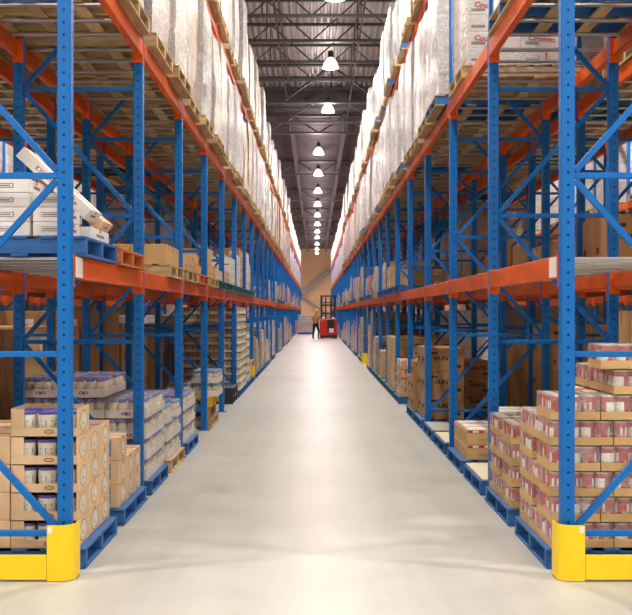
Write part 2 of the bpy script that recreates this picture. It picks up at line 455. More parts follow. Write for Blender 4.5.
# guards
def corner_guard_mesh(s):
    mb = MB(); pts = []
    # path seen from above: flat across the front, round the aisle corner, back along the aisle side
    xi, xo, yf, r, yb = 1.62, 1.458, -.115, .085, .05
    pts.append((xi, yf))
    for i in range(9):
        a = i/8*PI/2; pts.append((xo+r-r*math.sin(a), yf+r-r*math.cos(a)))
    pts.append((xo, yb))
    h, th = .34, .008; vs = []; fs = []
    for i, (px, py) in enumerate(pts):
        a = pts[max(i-1, 0)]; b = pts[min(i+1, len(pts)-1)]
        tx, ty = b[0]-a[0], b[1]-a[1]; l = math.hypot(tx, ty); nx, ny = -ty/l*th, tx/l*th
        for z in (.004, h):
            vs.append((s*px, py, z)); vs.append((s*(px-nx), py-ny, z))
    n = len(pts)
    for i in range(n-1):
        o = i*4; q = o+4
        fs += [(o, q, q+2, o+2), (o+1, o+3, q+3, q+1), (o+2, q+2, q+3, o+3), (o, o+1, q+1, q)]
    fs += [(0, 2, 3, 1), ((n-1)*4, (n-1)*4+1, (n-1)*4+3, (n-1)*4+2)]
    mb.add(vs, fs, 'yellow')
    return mb.mesh('corner guard', True)
for s in (-1, 1):
    t = tag(ob('rack_end_guard', None, None, (0, fy(0), 0)), f'yellow steel end guard bolted round the foot of the nearest {SIDE[s]} rack frame', 'guard', 'yellow rack end guards')
    ob('corner_plate', cached(('cg', s), lambda: corner_guard_mesh(s)), t)
    ob('rail', MB().bevbox((s*2.195, -.111, .088), (1.145, .012, .15), 'yellow', .004).mesh('rail'), t)
    ob('rail_end', MB().bevbox((s*2.77, -.04, .092), (.012, .18, .15), 'yellow', .004).mesh('rail end'), t)
    st = ob('sticker', MB().box((s*1.6, -.1158, .312), (.026, .001, .04), 'paper').mesh('sticker'), t); st['label'] = 'small white sticker'
    for bx in (1.5, 1.6): ob('bolt', MB().lathe([(.008, 0), (.008, .008), (.004, .011)], 10, 'plate', (s*bx, -.05, .006)).mesh('bolt'), t)
for s, ks in ((-1, (7, 10)), (1, (9, 10))):
    for k in ks:
        t = tag(ob('post_protector', None, None, (0, fy(k), 0)), f'yellow post protector at the foot of the {ORD(k)} upright on the {SIDE[s]}', 'guard', 'yellow post protectors far down the aisle')
        ob('corner_plate', cached(('cg', s), lambda: corner_guard_mesh(s)), t)

# ------------------------------------------------------------------ pallets
PALH = .135
def pal_pieces(kind):
    """[(part name, mesh key, dims, loc)] of a 1.2 x 1.02 pallet, stringers along x."""
    wd, cr = {'wood': ('wood', 'woodx'), 'blue': ('bluewood', 'bluewood'), 'bluemix': ('bluewood', 'woodx'), 'green': ('greenwood', 'greenwood'), 'orange': ('orangewood', 'orangewood')}[kind]
    out = []
    for y in (-.47, 0, .47):
        out.append(('stringer', (1.2, .06, .09), (0, y, .0645), wd))
    for i in range(7):
        out.append(('deck_board', (.12 if i in (0, 6) else .1, 1.02, .018), (-.54+i*.18, 0, .1195), cr))
    for i in range(4):
        out.append(('bottom_board', (.11, 1.02, .017), (-.545+i*.3633, 0, .0095), cr))
    return out
def pal_mesh(kind):
    mb = MB()
    for n, d, l, m in pal_pieces(kind): mb.box(l, d, m)
    return mb.mesh('pallet')
PN = {'bluemix': ('blue_pallet', 'blue and bare wood pallet'), 'wood': ('wooden_pallet', 'bare wooden pallet'), 'blue': ('blue_pallet', 'blue painted pallet'), 'green': ('green_pallet', 'teal painted pallet'), 'orange': ('wooden_pallet', 'reddish wooden pallet')}
def pallet(kind, x, y, z, label, group, parts, rz=0):
    nm = PN[kind][0]
    if parts:
        t = ob(nm, None, None, (x, y, z), (0, 0, rz))
        for n, d, l, m in pal_pieces(kind):
            ob(n, cached(('pp', d, m), lambda: MB().bevbox((0, 0, 0), d, m, .003).mesh(n)), t, l)
    else:
        t = ob(nm, cached(('pal', kind), lambda: pal_mesh(kind)), None, (x, y, z), (0, 0, rz))
    return tag(t, label, 'pallet', group)

TIER = ['floor', 'lowest beams', 'middle beams', 'top beams']
ZT = [0.0] + [z+.002 for z in LV]
def place(s, k, slot): return f"{('near', 'far')[slot]} pallet, {ORD(k)} {SIDE[s]} bay"
def slot_y(k, slot): return fy(k) + (.69 if slot == 0 else 1.86)

# ------------------------------------------------------------------ wrapped loads
def wrinkled(seed, dx, dy, h, amp, nx=9, nz=10):
    rr = random.Random(seed)
    bm = bmesh.new(); bmesh.ops.create_cube(bm, size=1)
    bmesh.ops.subdivide_edges(bm, edges=bm.edges[:], cuts=nx, use_grid_fill=True)
    from mathutils import noise
    off = Vector((rr.random()*50, rr.random()*50, rr.random()*50))
    b = 1+rr.uniform(-.02, .03); lean = rr.uniform(-.02, .02)
    for v in bm.verts:
        p = v.co.copy(); z = p.z+.5
        q = Vector((p.x*dx, p.y*dy, z*h))
        bul = 1 + .025*math.sin(z*PI)*b
        n = noise.noise_vector(q*3.2+off)*amp + noise.noise_vector(q*9+off)*amp*.35
        edge = max(abs(p.x), abs(p.y)) > .49
        q.x *= bul; q.y *= bul; q.x += lean*z
        if z > .001: q += Vector((n.x, n.y, n.z*(.5 if z > .99 else .1)))
        q.z = max(q.z, 0)
        v.co = q
    me = bpy.data.meshes.new('wrapped load'); bm.to_mesh(me); bm.free()
    me.polygons.foreach_set('use_smooth', [True]*len(me.polygons))
    try: me.set_sharp_from_angle(angle=math.radians(50))
    except Exception: pass
    return me
HV = (1.1, 1.28, 1.42, 1.52, 1.6)
def load_mesh(var, hi, m, film=False):
    def mk():
        me = wrinkled(var*31+hi, 1.1+(.014 if film else 0), .99+(.014 if film else 0), HV[hi]+(.007 if film else 0), .022 if not film else .024)
        me.materials.append(M[m]); return me
    return cached(('ld', var, hi, m, film), mk)
LOOK = {'load': 'pale', 'loadtan': 'tan', 'loadred': 'red-printed'}
def wrapped(s, x, y, z, m, hi, var, label, group, film):
    me = load_mesh(var, hi, m)
    if film:
        t = ob('wrapped_load', None, None, (x, y, z), (0, 0, R.choice((0, PI))))
        ob('goods', me, t); ob('stretch_film', load_mesh(var, hi, 'film', True), t)
    else:
        t = ob('wrapped_load', me, None, (x, y, z), (0, 0, R.choice((0, PI))))
    return tag(t, label, 'load', group)

# ------------------------------------------------------------------ cartons
def carton_mesh(w, d, h, m, style):
    mb = MB().bevbox((0, 0, h/2), (w, d, h), m, .005)
    e = .0012
    mb.box((0, 0, h), (w*.98, .05, e), 'tape')
    mb.box((-w/2, 0, h*.86), (e, .05, h*.26), 'tape'); mb.box((w/2, 0, h*.86), (e, .05, h*.26), 'tape')
    if style == 'print':
        for sg in (-1, 1):
            mb.box((-w*.28, sg*d/2, h*.78), (w*.22, e, h*.08), 'ink'); mb.box((w*.3, sg*d/2, h*.22), (w*.24, e, h*.12), 'ink')
            mb.box((sg*w/2, d*.28, h*.3), (e, d*.2, h*.14), 'ink')
    if style == 'label':
        for sg in (-1, 1):
            mb.box((sg*w/2, 0, h*.45), (e, d*.3, h*.4), 'paper'); mb.box((sg*w/2*1.002, 0, h*.5), (e, d*.2, h*.07), 'ink')
            mb.box((w*.22, sg*d/2, h*.45), (w*.24, e, h*.42), 'paper'); mb.box((w*.22, sg*d/2*1.003, h*.45), (w*.16, e, h*.09), 'redink')
    if style == 'picture':
        for sg in (-1, 1):
            mb.box((w*.25, sg*d/2, h*.5), (w*.26, e, h*.6), 'paper'); mb.box((w*.2, sg*d/2*1.003, h*.45), (w*.08, e, h*.42), 'blueink')
            mb.box((w*.3, sg*d/2*1.003, h*.38), (w*.07, e, h*.28), 'redink')
    if style == 'white':
        for sg in (-1, 1):
            mb.box((0, sg*d/2, h*.5), (w*.5, e, h*.34), 'greyink'); mb.box((0, sg*d/2*1.003, h*.5), (w*.46, e, h*.22), 'paper'); mb.box((0, sg*d/2*1.006, h*.5), (w*.4, e, h*.1), 'greyink')
            mb.box((sg*w/2, 0, h*.5), (e, d*.4, h*.2), 'greyink')
    return mb.mesh('carton')

def stack(cx, y0, z, nx, ny, counts, w, d, h, s, fn, gap=.008):
    """cx: centre of the pallet; counts(ix, iy) -> layers. ix counts from the aisle, iy from the camera."""
    for ix in range(nx):
        for iy in range(ny):
            for iz in range(counts(ix, iy)):
                x = cx - s*((nx-1)/2-ix)*(w+gap)
                fn(x+R.uniform(-.002, .002), y0+d/2+iy*(d+gap), z+iz*(h+.002), ix, iy, iz)

def cartons(s, k, slot, tier, x, z, m, style, nx, ny, layers, w, d, h, name, look, near, text=None, where=None, top=None, y=None):
    y0 = (slot_y(k, slot) if y is None else y) - (ny*d+(ny-1)*.008)/2
    pl = where or f'{place(s, k, slot)}, {TIER[tier]}'
    me = cached(('ct', w, d, h, m, style), lambda: carton_mesh(w, d, h, m, style))
    cnt = (lambda ix, iy: layers) if top is None else top
    def fn(px, py, pz, ix, iy, iz):
        if tier and ix and iy and nx*ny > 2: return
        o = ob(name, me, None, (px, py, pz), (0, 0, R.uniform(-.006, .006)))
        if near: tag(o, f'{look}, {ORD(iz)} layer, {ORD(iy)} row, {ORD(ix)} column, {pl}', 'box', f'{look}s on {pl}')
        else: tag(o, f'{look} stacked on the {pl}', 'box', f'{look}s on {pl}')
        if text and (iy == 0 or ix == 0):
            tx, sz, ink = text
            tm = text_mesh(tx, sz, ink)
            if iy == 0: ob('lettering', tm, o, (0, -d/2-.001, h*.55), (PI/2, 0, 0))
            if ix == 0 and near: ob('lettering', tm, o, (-s*(w/2+.001), 0, h*.5), (PI/2, 0, -s*PI/2))
    stack(x, y0, z, nx, ny, cnt, w, d, h, s, fn)

# ------------------------------------------------------------------ trays of tins, jars, cans, tubs
def tray_mesh(w, d, h, lip, m, lipfront=None, th=.004):
    mb = MB(); mb.box((0, 0, th/2), (w, d, th), m)
    for sg in (-1, 1):
        mb.box((sg*(w/2-th/2), 0, lip/2+th/2), (th, d, lip-th), m)
        mb.box((0, sg*(d/2-th/2), lip/2+th/2), (w-2*th-.0005, th, lip-th), m)
    return mb.mesh('tray')
def shell(w, d, h, z0, m):
    mb = MB().bevbox((0, 0, z0+(h-z0)/2), (w, d, h-z0), m, .012); return mb.mesh('film')
def can_mesh(r, h, seed):
    mb = MB(); n = 18; rr = random.Random(seed)
    mb.lathe([(r*.96, 0), (r, .004), (r, .01)], n, 'tin', caps=True)
    # printed label: red ground, a pale band and a white panel on one side
    zs = [.01, h*.22, h*.4, h*.72, h-.012]
    for j in range(4):
        for i in range(n):
            a0, a1 = 2*PI*i/n, 2*PI*(i+1)/n
            p = lambda a, z: (r*math.cos(a), r*math.sin(a), z)
            if i < 6 and j < 3: m = 'paper'
            elif j == 1 and 8 <= i < 15: m = 'pinklabel'
            elif j == 2 and 9 <= i < 14: m = 'paper' if i in (10, 12) else 'redlabel'
            elif j == 0 and i % 5 == 2: m = 'paper'
            else: m = 'redlabel'
            mb.quad([p(a0, zs[j]), p(a1, zs[j]), p(a1, zs[j+1]), p(a0, zs[j+1])], m)
    mb.lathe([(r, h-.012), (r, h-.004), (r*.93, h), (r*.9, h-.004), (.002, h-.004)], n, 'tin', caps=False)
    return mb.mesh('can', False)
CAN_R, CAN_H = .047, .148
def can_tray(name, x, y, z, rot, label, group, detail, seed):
    rr = random.Random(seed); W_, D_, H_ = .40, .315, .158
    t = ob(name, None, None, (x, y, z), (0, 0, rot))
    ob('tray', cached('cantray', lambda: tray_mesh(W_, D_, H_, .052, 'tan')), t)
    if detail:
        for i in range(4):
            for j in range(3):
                if 0 < i < 3 and j == 1: continue
                ob('can', cached('can', lambda: can_mesh(CAN_R, CAN_H, 1)), t, ((i-1.5)*.0965, (j-1)*.1005, .005), (0, 0, rr.uniform(0, 6.28)))
        ob('shrink_film', cached('canfilm', lambda: shell(W_+.003, D_+.003, .157, .054, 'thinfilm')), t)
    else:
        def merged():
            mb = MB()
            for i in range(4):
                for j in range(3):
                    mb.lathe([(CAN_R, .005), (CAN_R, CAN_H), (CAN_R*.9, CAN_H+.002)], 10, ('pinklabel', 'paper', 'pinklabel', 'redlabel', 'paper')[(i*2+j) % 5], ((i-1.5)*.0965, (j-1)*.1005, 0))
            return mb.mesh('tins')
        ob('goods', cached('cansm', merged), t)
    return tag(t, label, 'tray', group)

def jar_parts(r, h, lidm):
    body = cached(('jar', r, h), lambda: MB().lathe([(r*.9, 0), (r, .008), (r, h*.62), (r*.8, h*.78), (r*.74, h*.8)], 14, 'creamjar').mesh('jar', True))
    lid = cached(('jlid', r, h, lidm), lambda: MB().lathe([(r*.82, h*.8), (r*.84, h*.82), (r*.84, h*.98), (r*.78, h)], 14, lidm).mesh('lid', True))
    return body, lid
def jar_tray(x, y, z, rot, label, group, detail, lidm='lid', mark=False):
    W_, D_, H_ = .37, .33, .182; r, h = .043, .165
    t = ob('jar_tray', None, None, (x, y, z), (0, 0, rot))
    ob('tray', cached('jartray', lambda: tray_mesh(W_, D_, H_, .075, 'whitecard')), t)
    body, lid = jar_parts(r, h, lidm)
    if detail:
        for i in range(4):
            for j in range(3):
                if 0 < i < 3 and j == 1 and detail < 2: continue
                b = ob('jar', body, t, ((i-1.5)*.0885, (j-1)*.1, .005)); ob('lid', lid, b)
        ob('shrink_film', cached('jarfilm', lambda: shell(W_+.004, D_+.004, .176, .077, 'thinfilm')), t)
    else:
        def merged():
            mb = MB()
            for i in range(4):
                for j in range(3):
                    c = ((i-1.5)*.0885, (j-1)*.1, .005)
                    mb.lathe([(r*.9, 0), (r, .008), (r, h*.62), (r*.74, h*.8)], 10, 'creamjar', c); mb.lathe([(r*.84, h*.8), (r*.84, h)], 10, lidm, c)
            return mb.mesh('jars')
        ob('goods', cached(('jarm', lidm), merged), t)
        ob('shrink_film', cached('jarfilm', lambda: shell(W_+.004, D_+.004, .176, .077, 'thinfilm')), t)
    def mk():
        mb = MB()
        for sg in (-1, 1):
            for px, m_, rr_ in ((0, 'redink', 1), (0, 'paper', .72), (0, 'blueink', .5)):
                vs = [(px+.045*rr_*math.cos(a*PI/10), sg*(D_/2+.0008+.0004*(1-rr_)), .04+.02*rr_*math.sin(a*PI/10)) for a in range(20)]
                mb.add(vs, [tuple(range(20)) if sg > 0 else tuple(range(20))[::-1]], m_)
        return mb.mesh('logo')
    ob('logo', cached('jlogo', mk), t)
    return tag(t, label, 'tray', group)

def tin_tray_mesh():
    mb = MB(); W_, D_, H_ = .4, .32, .15
    mb.box((0, 0, .025), (W_, D_, .05), 'whitecard')
    for i in range(5):
        for j in range(4):
            mb.lathe([(.036, .05), (.036, .118), (.03, .12)], 9, 'tancan', ((i-2)*.079, (j-1.5)*.079, 0))
    mb.box((0, 0, .1225), (W_-.01, D_-.01, .003), 'whitecard')
    return mb.mesh('tin tray')

# ---- tubs and their open cartons
def tub_carton_mesh(w, d, h):
    th = .006; mb = MB(); m = 'cream'
    mb.box((0, 0, th/2), (w, d, th), m)
    mb.box((0, d/2-th/2, h/2+th/2), (w, th, h-th-.001), m)
    for sg in (-1, 1): mb.box((sg*(w/2-th/2), -th/2, h/2+th/2), (th, d-th-.001, h-th-.001), m)
    mb.box((0, -d/2+th/2, .03), (w-2*th-.001, th, .048), m)
    for sg in (-1, 1):                                              # front corner posts
        mb.box((sg*(w/2-.045), -d/2+th/2, h/2+.025), (.075, th, h-.06), m) if sg < 0 else None
    return mb.mesh('carton')
def oval(cx, cz, rx, rz, off, m, mb, axis, sgn):
    vs = []
    for a in range(24):
        u, v_ = cx+rx*math.cos(a*PI/12), cz+rz*math.sin(a*PI/12)
        vs.append((u, sgn*off, v_) if axis == 'y' else (sgn*off, u, v_))
    f_ = tuple(range(24)); flip = (axis == 'y') != (sgn < 0)
    mb.add(vs, [f_[::-1] if flip else f_], m)
def oval_label_mesh(w, d, h):
    mb = MB()
    for sgn in (1,):
        oval(0, h*.48, d*.33, h*.4, w/2+.0008, 'tape', mb, 'x', sgn); oval(0, h*.48, d*.29, h*.35, w/2+.0012, 'board', mb, 'x', sgn)
        oval(0, h*.48, d*.2, h*.29, w/2+.0016, 'tape', mb, 'x', sgn); oval(0, h*.48, d*.18, h*.27, w/2+.002, 'whitecard', mb, 'x', sgn)
        oval(0, h*.42, d*.07, h*.1, w/2+.0024, 'greyink', mb, 'x', sgn); oval(.012, h*.45, d*.05, h*.07, w/2+.0028, 'paper', mb, 'x', sgn)
    return mb.mesh('oval print')
def tub_meshes():
    r, h = .062, .15
    b = MB().lathe([(r*.86, 0), (r*.88, .004), (r*.97, h*.84), (r*.9, h*.85)], 20, 'whiteplastic').mesh('tub', True)
    l = MB().lathe([(r*.98, h*.88), (r*1.02, h*.89), (r*1.02, h*.95), (r*.9, h*.97), (r*.88, h*.94)], 20, 'lid').mesh('lid', True)
    lab = MB()
    lab.lathe([(r*.925, h*.36), (r*.955, h*.62)], 10, 'bluelabel', caps=False)
    la2 = lab.lathe([(r*.945, h*.4), (r*.96, h*.56)], 5, 'paper', caps=False)
    return b, l, lab.mesh('label', True)

# ================================================================== goods: nearest bays
# --- left floor, first bay, near pallet: cream cartons of tubs
def near_pallet(kind, s, k, slot, tier, desc, dy=0, x=None, parts=True, rz=0):
    xx = s*2.055 if x is None else x
    return pallet(kind, xx, slot_y(k, slot)+dy, ZT[tier], f'{PN[kind][1]} {desc}', f'{PN[kind][1]}s in the racks', parts, rz)
s = -1
near_pallet('blue', s, 0, 0, 0, 'under the cream tub cartons, nearest on the left floor')
TW, TD, TH = .42, .325, .175
tb, tl, tlab = tub_meshes()
tcm = tub_carton_mesh(TW, TD, TH); tov = oval_label_mesh(TW, TD, TH)
tsolid = carton_mesh(TW, TD, TH, 'cream', 'plain')
y0 = slot_y(0, 0)-.5
def tubfn(px, py, pz, ix, iy, iz):
    top = iz == tubcount(ix, iy)-1
    openc = (iy == 0 and ix == 0) or (top and ix == 0)
    lab = f'cream tub carton, {ORD(iz)} layer, {ORD(iy)} row, {ORD(ix)} column, nearest left floor pallet'
    o = ob('tub_carton', tcm if openc else tsolid, None, (px, py, pz))
    tag(o, lab, 'box', 'cream tub cartons on the nearest left pallet')
    p = ob('oval_print', tov, o); p['label'] = 'pale oval print on the carton side'
    if iy == 0 and ix == 0:
        lg = MB(); oval(0.03, .028, .032, .013, TD/2+.0006, 'ink', lg, 'y', -1); oval(.03, .028, .026, .009, TD/2+.001, 'tan', lg, 'y', -1)
        ob('logo', cached('tublogo', lambda: lg.mesh('logo')), o)
    if openc:
        for i in range(3):
            for j in range(2):
                if not top and j: continue
                c = ob('plastic_tub', tb, None, (px+(i-1)*.132, py-TD/2+.08+j*.14, pz+.007), (0, 0, .4*i))
                ob('lid', tl, c); ob('label_band', tlab, c)
                tag(c, f'white tub, {ORD(i)} along, {ORD(j)} deep, carton {ORD(iz)} layer {ORD(iy)} row {ORD(ix)} column', 'tub', 'white tubs in the cream cartons')
tubcount = lambda ix, iy: 5 if (ix == 0 and iy == 0) else 4
stack(-1.932, y0, PALH-.004, 2, 3, tubcount, TW, TD, TH, s, tubfn)
# third, inner column of plain cartons
# --- left floor, first bay, far pallet: label cartons
near_pallet('blue', s, 0, 1, 0, 'under the three-high label cartons on the left floor', .11)
CW, CD, CH = .40, .31, .178
lcm = carton_mesh(CW, CD, CH, 'cream', 'plain'); 
def lcl():
    mb = MB(); mb.box((.06, -CD/2, CH*.55), (.16, .0012, CH*.72), 'bluelabel'); mb.box((.06, -CD/2-.0008, CH*.5), (.1, .0012, CH*.3), 'paper'); mb.box((.06, -CD/2-.0008, CH*.82), (.13, .0012, CH*.1), 'whiteplastic')
    return mb.mesh('label')
lcl = lcl()
def labfn(px, py, pz, ix, iy, iz):
    o = tag(ob('label_carton', lcm, None, (px, py, pz)), f'cream label carton, {ORD(iz)} layer, {ORD(iy)} row, {ORD(ix)} column, second left floor pallet', 'box', 'label cartons on the second left pallet')
    ob('oval_print', cached('lov', lambda: oval_label_mesh(CW, CD, CH)), o)
    q = ob('picture_label', lcl, o); q['label'] = 'blue and white picture label'
stack(-1.905, slot_y(0, 1)+.11-.48, PALH-.004, 2, 3, lambda ix, iy: (3, 2, 2)[iy] if ix == 0 else (2, 2, 1)[iy], CW, CD, CH, s, labfn)
# --- left floor, second bay: trays of jars
def jars(s, k, slot, x, z, nx, ny, cnt, lidm, pl, detail, dy=0, look='white jar tray'):
    y0 = slot_y(k, slot)+dy-(ny*.33+(ny-1)*.006)/2
    def fn(px, py, pz, ix, iy, iz):
        vis = (iy == 0 or ix == 0 or iz == cnt(ix, iy)-1)
        jar_tray(px, py, pz, 0, f'{look}, {ORD(iz)} layer, {ORD(iy)} row, {ORD(ix)} column, {pl}', f'{look}s on {pl}', detail if vis else 0, lidm)
    stack(x, y0, z, nx, ny, cnt, .372, .332, .182, s, fn, .006)
near_pallet('blue', s, 1, 0, 0, 'under the tallest jar trays, second left bay floor')
jars(s, 1, 0, -2.06, PALH-.004, 3, 3, lambda ix, iy: 4 if ix == 0 else 5, 'lid', 'third left floor pallet', 1)
near_pallet('wood', s, 1, 1, 0, 'under the blue-lidded jar trays, second left bay floor', .07)
jars(s, 1, 1, -2.06, PALH-.004, 3, 3, lambda ix, iy: 3 if ix else (3, 2, 3)[iy], 'bluelid', 'fourth left floor pallet', 1, .07)
near_pallet('blue', s, 2, 0, 0, 'under the lowest jar trays, third left bay floor')
jars(s, 2, 0, -2.06, PALH-.004, 3, 3, lambda ix, iy: 3, 'lid', 'fifth left floor pallet', 1)
# --- left floor, fourth bay: yellow pallet crate on a printed carton
near_pallet('wood', s, 3, 0, 0, 'under the dark carton with a yellow tray, fourth left bay floor')
y = slot_y(3, 0)
o = tag(ob('printed_carton', MB().bevbox((0, 0, .08), (1.1, .95, .16), 'brown').box((.2, -.476, .08), (.5, .002, .1), 'ink').box((.551, 0, .08), (.002, .5, .1), 'ink').mesh('carton'), None, (-2.04, y, PALH)), 'wide brown carton with black print, carrying the yellow plastic pallet', 'box')
def yellow_pallet(x, y, z, label, name='yellow_plastic_pallet', stackn=1):
    t = tag(ob(name, None, None, (x, y, z)), label, 'pallet')
    ob('deck', MB().bevbox((0, 0, .125), (1.2, 1.0, .03), 'yellowplastic', .008).mesh('deck'), t)
    for yy in (-.44, 0, .44): ob('runner', MB().bevbox((0, yy, .012), (1.2, .1, .024), 'yellowplastic').mesh('runner'), t)
    for xx in (-.53, 0, .53):
        for yy in (-.44, 0, .44): ob('block', MB().bevbox((xx, yy, .067), (.13, .11, .086), 'yellowplastic').mesh('block'), t)
yellow_pallet(-2.05, y, PALH+.162, 'yellow plastic pallet lying on a brown carton in the fourth left bay')
jars(s, 3, 0, -1.75, PALH+.162+.141, 2, 2, lambda ix, iy: 2 if ix == 0 else 1, 'bluelid', 'trays on the yellow pallet', 0, 0)
# black pallets fifth bay
for i in range(2):
    t = tag(ob('black_plastic_pallet', None, None, (-2.06, slot_y(4, 1), i*.145)), f'black plastic pallet lying empty in the fifth left bay, {("lower", "upper")[i]} of two', 'pallet', 'black plastic pallets')
    ob('deck', cached('bpd', lambda: MB().bevbox((0, 0, .125), (1.2, 1.0, .03), 'black', .008).mesh('deck')), t)
    for yy in (-.44, 0, .44): ob('runner', cached('bpr', lambda: MB().bevbox((0, 0, .055), (1.2, .1, .11), 'black').mesh('runner')), t, (0, yy, 0))
# --- sixth left bay: high stacks of tin trays
ttm = tin_tray_mesh()
for slot in (0, 1):
    near_pallet('blue', s, 5, slot, 0, f'under the tall tin tray stack, {("near", "far")[slot]} one of sixth left bay', parts=False)
    def tfn(px, py, pz, ix, iy, iz):
        if not (iy == 0 or ix == 0 or iz == 10) : return
        tag(ob('tin_tray', ttm, None, (px, py, pz), (0, 0, R.uniform(-.01, .01))), f'pale tray of tins, {ORD(iz)} layer, {ORD(iy)} row, {ORD(ix)} column, {("near", "far")[slot]} sixth bay stack', 'tray', 'tin trays in the sixth left bay')
    stack(-2.06, slot_y(5, slot)-.48, PALH-.004, 3, 3 if slot == 0 else 2, lambda ix, iy: 11, .4, .32, .144, s, tfn, .004)
# yellow bin, seventh bay
near_pallet('green', s, 6, 1, 0, 'under the yellow tote, seventh left bay floor', parts=False)
t = tag(ob('plastic_tote', None, None, (-1.85, slot_y(6, 1), PALH)), 'yellow plastic tote on a pallet in the seventh left bay', 'tote')
ob('body', tray_mesh(.7, .8, .4, .36, 'yellowplastic', th=.02), t); ob('rim', MB().box((0, -.4, .36), (.74, .03, .03), 'yellowplastic').box((0, .4, .36), (.74, .03, .03), 'yellowplastic').box((-.355, 0, .36), (.03, .77, .03), 'yellowplastic').box((.355, 0, .36), (.03, .77, .03), 'yellowplastic').mesh('rim'), t)
near_pallet('blue', s, 6, 0, 0, 'under white jar trays in the seventh left bay', parts=False)
jars(s, 6, 0, -2.06, PALH-.004, 3, 3, lambda ix, iy: 6-(ix == 0)*iy % 2, 'lid', 'seventh left bay floor', 0)

# --- left lowest beams, first bay: white flat cartons, tilted ones
near_pallet('blue', s, 0, 0, 1, 'on the lowest left beams under white flat cartons')
z1 = ZT[1]+PALH
cartons(s, 0, 0, 1, -2.02, z1-.004, 'whitecard', 'white', 1, 1, 4, .40, .34, .09, 'flat_carton', 'white flat carton', True, where='front inner pile, lowest left beams', y=slot_y(0, 0)-.3)
cartons(s, 0, 0, 1, -1.69, z1-.004, 'whitecard', 'white', 1, 1, 3, .22, .34, .09, 'flat_carton', 'small white carton', True, where='pile by nearest left post', y=slot_y(0, 0)-.3)
cartons(s, 0, 0, 1, -1.72, z1-.004, 'whitecard', 'white', 1, 1, 1, .42, .6, .09, 'flat_carton', 'long white carton', True, where='under the tilted cartons, left', y=slot_y(0, 0)+.19)
cartons(s, 0, 0, 1, -2.39, z1-.004, 'whitecard', 'white', 1, 2, 3, .30, .32, .16, 'flat_carton', 'deep white carton', True, where='back pile, lowest left beams', y=slot_y(0, 0)+.1)
fm = carton_mesh(.62, .34, .085, 'whitecard', 'white')
tag(ob('flat_carton', fm, None, (-1.79, slot_y(0, 0)+.06, z1+.35), (0, math.radians(43), 0)), 'white flat carton leaning over the others beside the nearest left post', 'box')
tag(ob('flat_carton', carton_mesh(.56, .3, .08, 'cream', 'white'), None, (-1.76, slot_y(0, 0)+.41, z1+.27), (0, math.radians(40), 0)), 'cream flat carton tilted behind the leaning white carton', 'box')
near_pallet('orange', s, 0, 1, 1, 'lying empty on the lowest left beams, first bay')

# --- left lowest beams: tan cartons on pallets
def tan_stack(s, k, slot, tier, layers, kind, near=True, style='label', m='tan', w=.36, d=.31, h=.2, nx=3, ny=3, x=None, look=None, parts=False, text=None, top=None):
    near_pallet(kind, s, k, slot, tier, f'under cartons, {place(s, k, slot)}, {TIER[tier]}', parts=parts)
    cartons(s, k, slot, tier, s*2.055 if x is None else x, ZT[tier]+PALH-.004, m, style, nx, ny, layers, w, d, h, 'large_carton' if w > .5 else 'cardboard_carton', look or {'tan': 'tan carton', 'brown': 'brown carton', 'cream': 'cream carton', 'whitecard': 'white carton'}[m], near, text=text, top=top)
tan_stack(-1, 1, 1, 1, 1, 'wood', parts=True, style='plain')
tan_stack(-1, 2, 0, 1, 1, 'wood', parts=True, h=.19, style='print')
tan_stack(-1, 2, 1, 1, 2, 'orange', parts=True, h=.13, w=.5, nx=2, style='print', top=lambda ix, iy: (1, 2, 1)[iy])
tan_stack(-1, 3, 0, 1, 2, 'wood', parts=True, h=.2, style='print', top=lambda ix, iy: 1 if iy == 2 else 2)
tan_stack(-1, 3, 1, 1, 1, 'green', h=.16, m='cream')
tan_stack(-1, 4, 0, 1, 1, 'green', h=.2, style='print')
tan_stack(-1, 4, 1, 1, 3, 'green', h=.16, m='whitecard', style='print')
tan_stack(-1, 5, 0, 1, 4, 'green', h=.15, m='whitecard', style='print')
tan_stack(-1, 5, 1, 1, 4, 'green', h=.2, w=.5, d=.47, nx=2, ny=2, m='brown')
tan_stack(-1, 6, 0, 1, 5, 'green', h=.16, m='whitecard', style='print')
tan_stack(-1, 6, 1, 1, 3, 'green', h=.2, w=.5, d=.47, nx=2, ny=2)
# --- right floor, first bay: trays of cans
s = 1
def cans(k, slot, x, cnt, pl, detail, dy=0, nx=3):
    """pinwheel layers: two columns of trays lengthways and one column turned."""
    yc = slot_y(k, slot)+dy
    for iz in range(9):
        flip = iz % 2
        cols = [('r', .322), ('n', .404), ('n', .404)] if flip else [('n', .404), ('n', .404), ('r', .322)]
        xx = x-.567
        for ix, (kind, w) in enumerate(cols):
            n = 2 if kind == 'r' else 3; dd = .402 if kind == 'r' else .318
            step = (.962-dd)/(n-1)
            for iy in range(n):
                if iz >= cnt(ix, iy): continue
                yy = yc-.481+dd/2+iy*step
                vis = iy == 0 or ix == 0 or iz == cnt(ix, iy)-1
                can_tray('can_tray', xx+w/2, yy, PALH-.004+iz*.162, PI/2 if kind == 'r' else 0, f'red can tray, {ORD(iz)} layer, {ORD(iy)} row, {ORD(ix)} column, {pl}', f'red can trays on {pl}', detail and vis, iz*100+ix*10+iy+k)
            xx += w+.002
near_pallet('blue', s, 0, 0, 0, 'under the tallest can trays, nearest on the right floor')
cans(0, 0, 2.05, lambda ix, iy: (6 if iy == 0 else 5) if ix == 0 else (8 if iy == 0 else 7), 'nearest right floor pallet', True)
near_pallet('blue', s, 0, 1, 0, 'under the lower can trays, second on the right floor', .1)
cans(0, 1, 2.05, lambda ix, iy: 4 if ix == 0 else 5 if ix == 1 and iy == 0 else 4, 'second right floor pallet', True, .1)
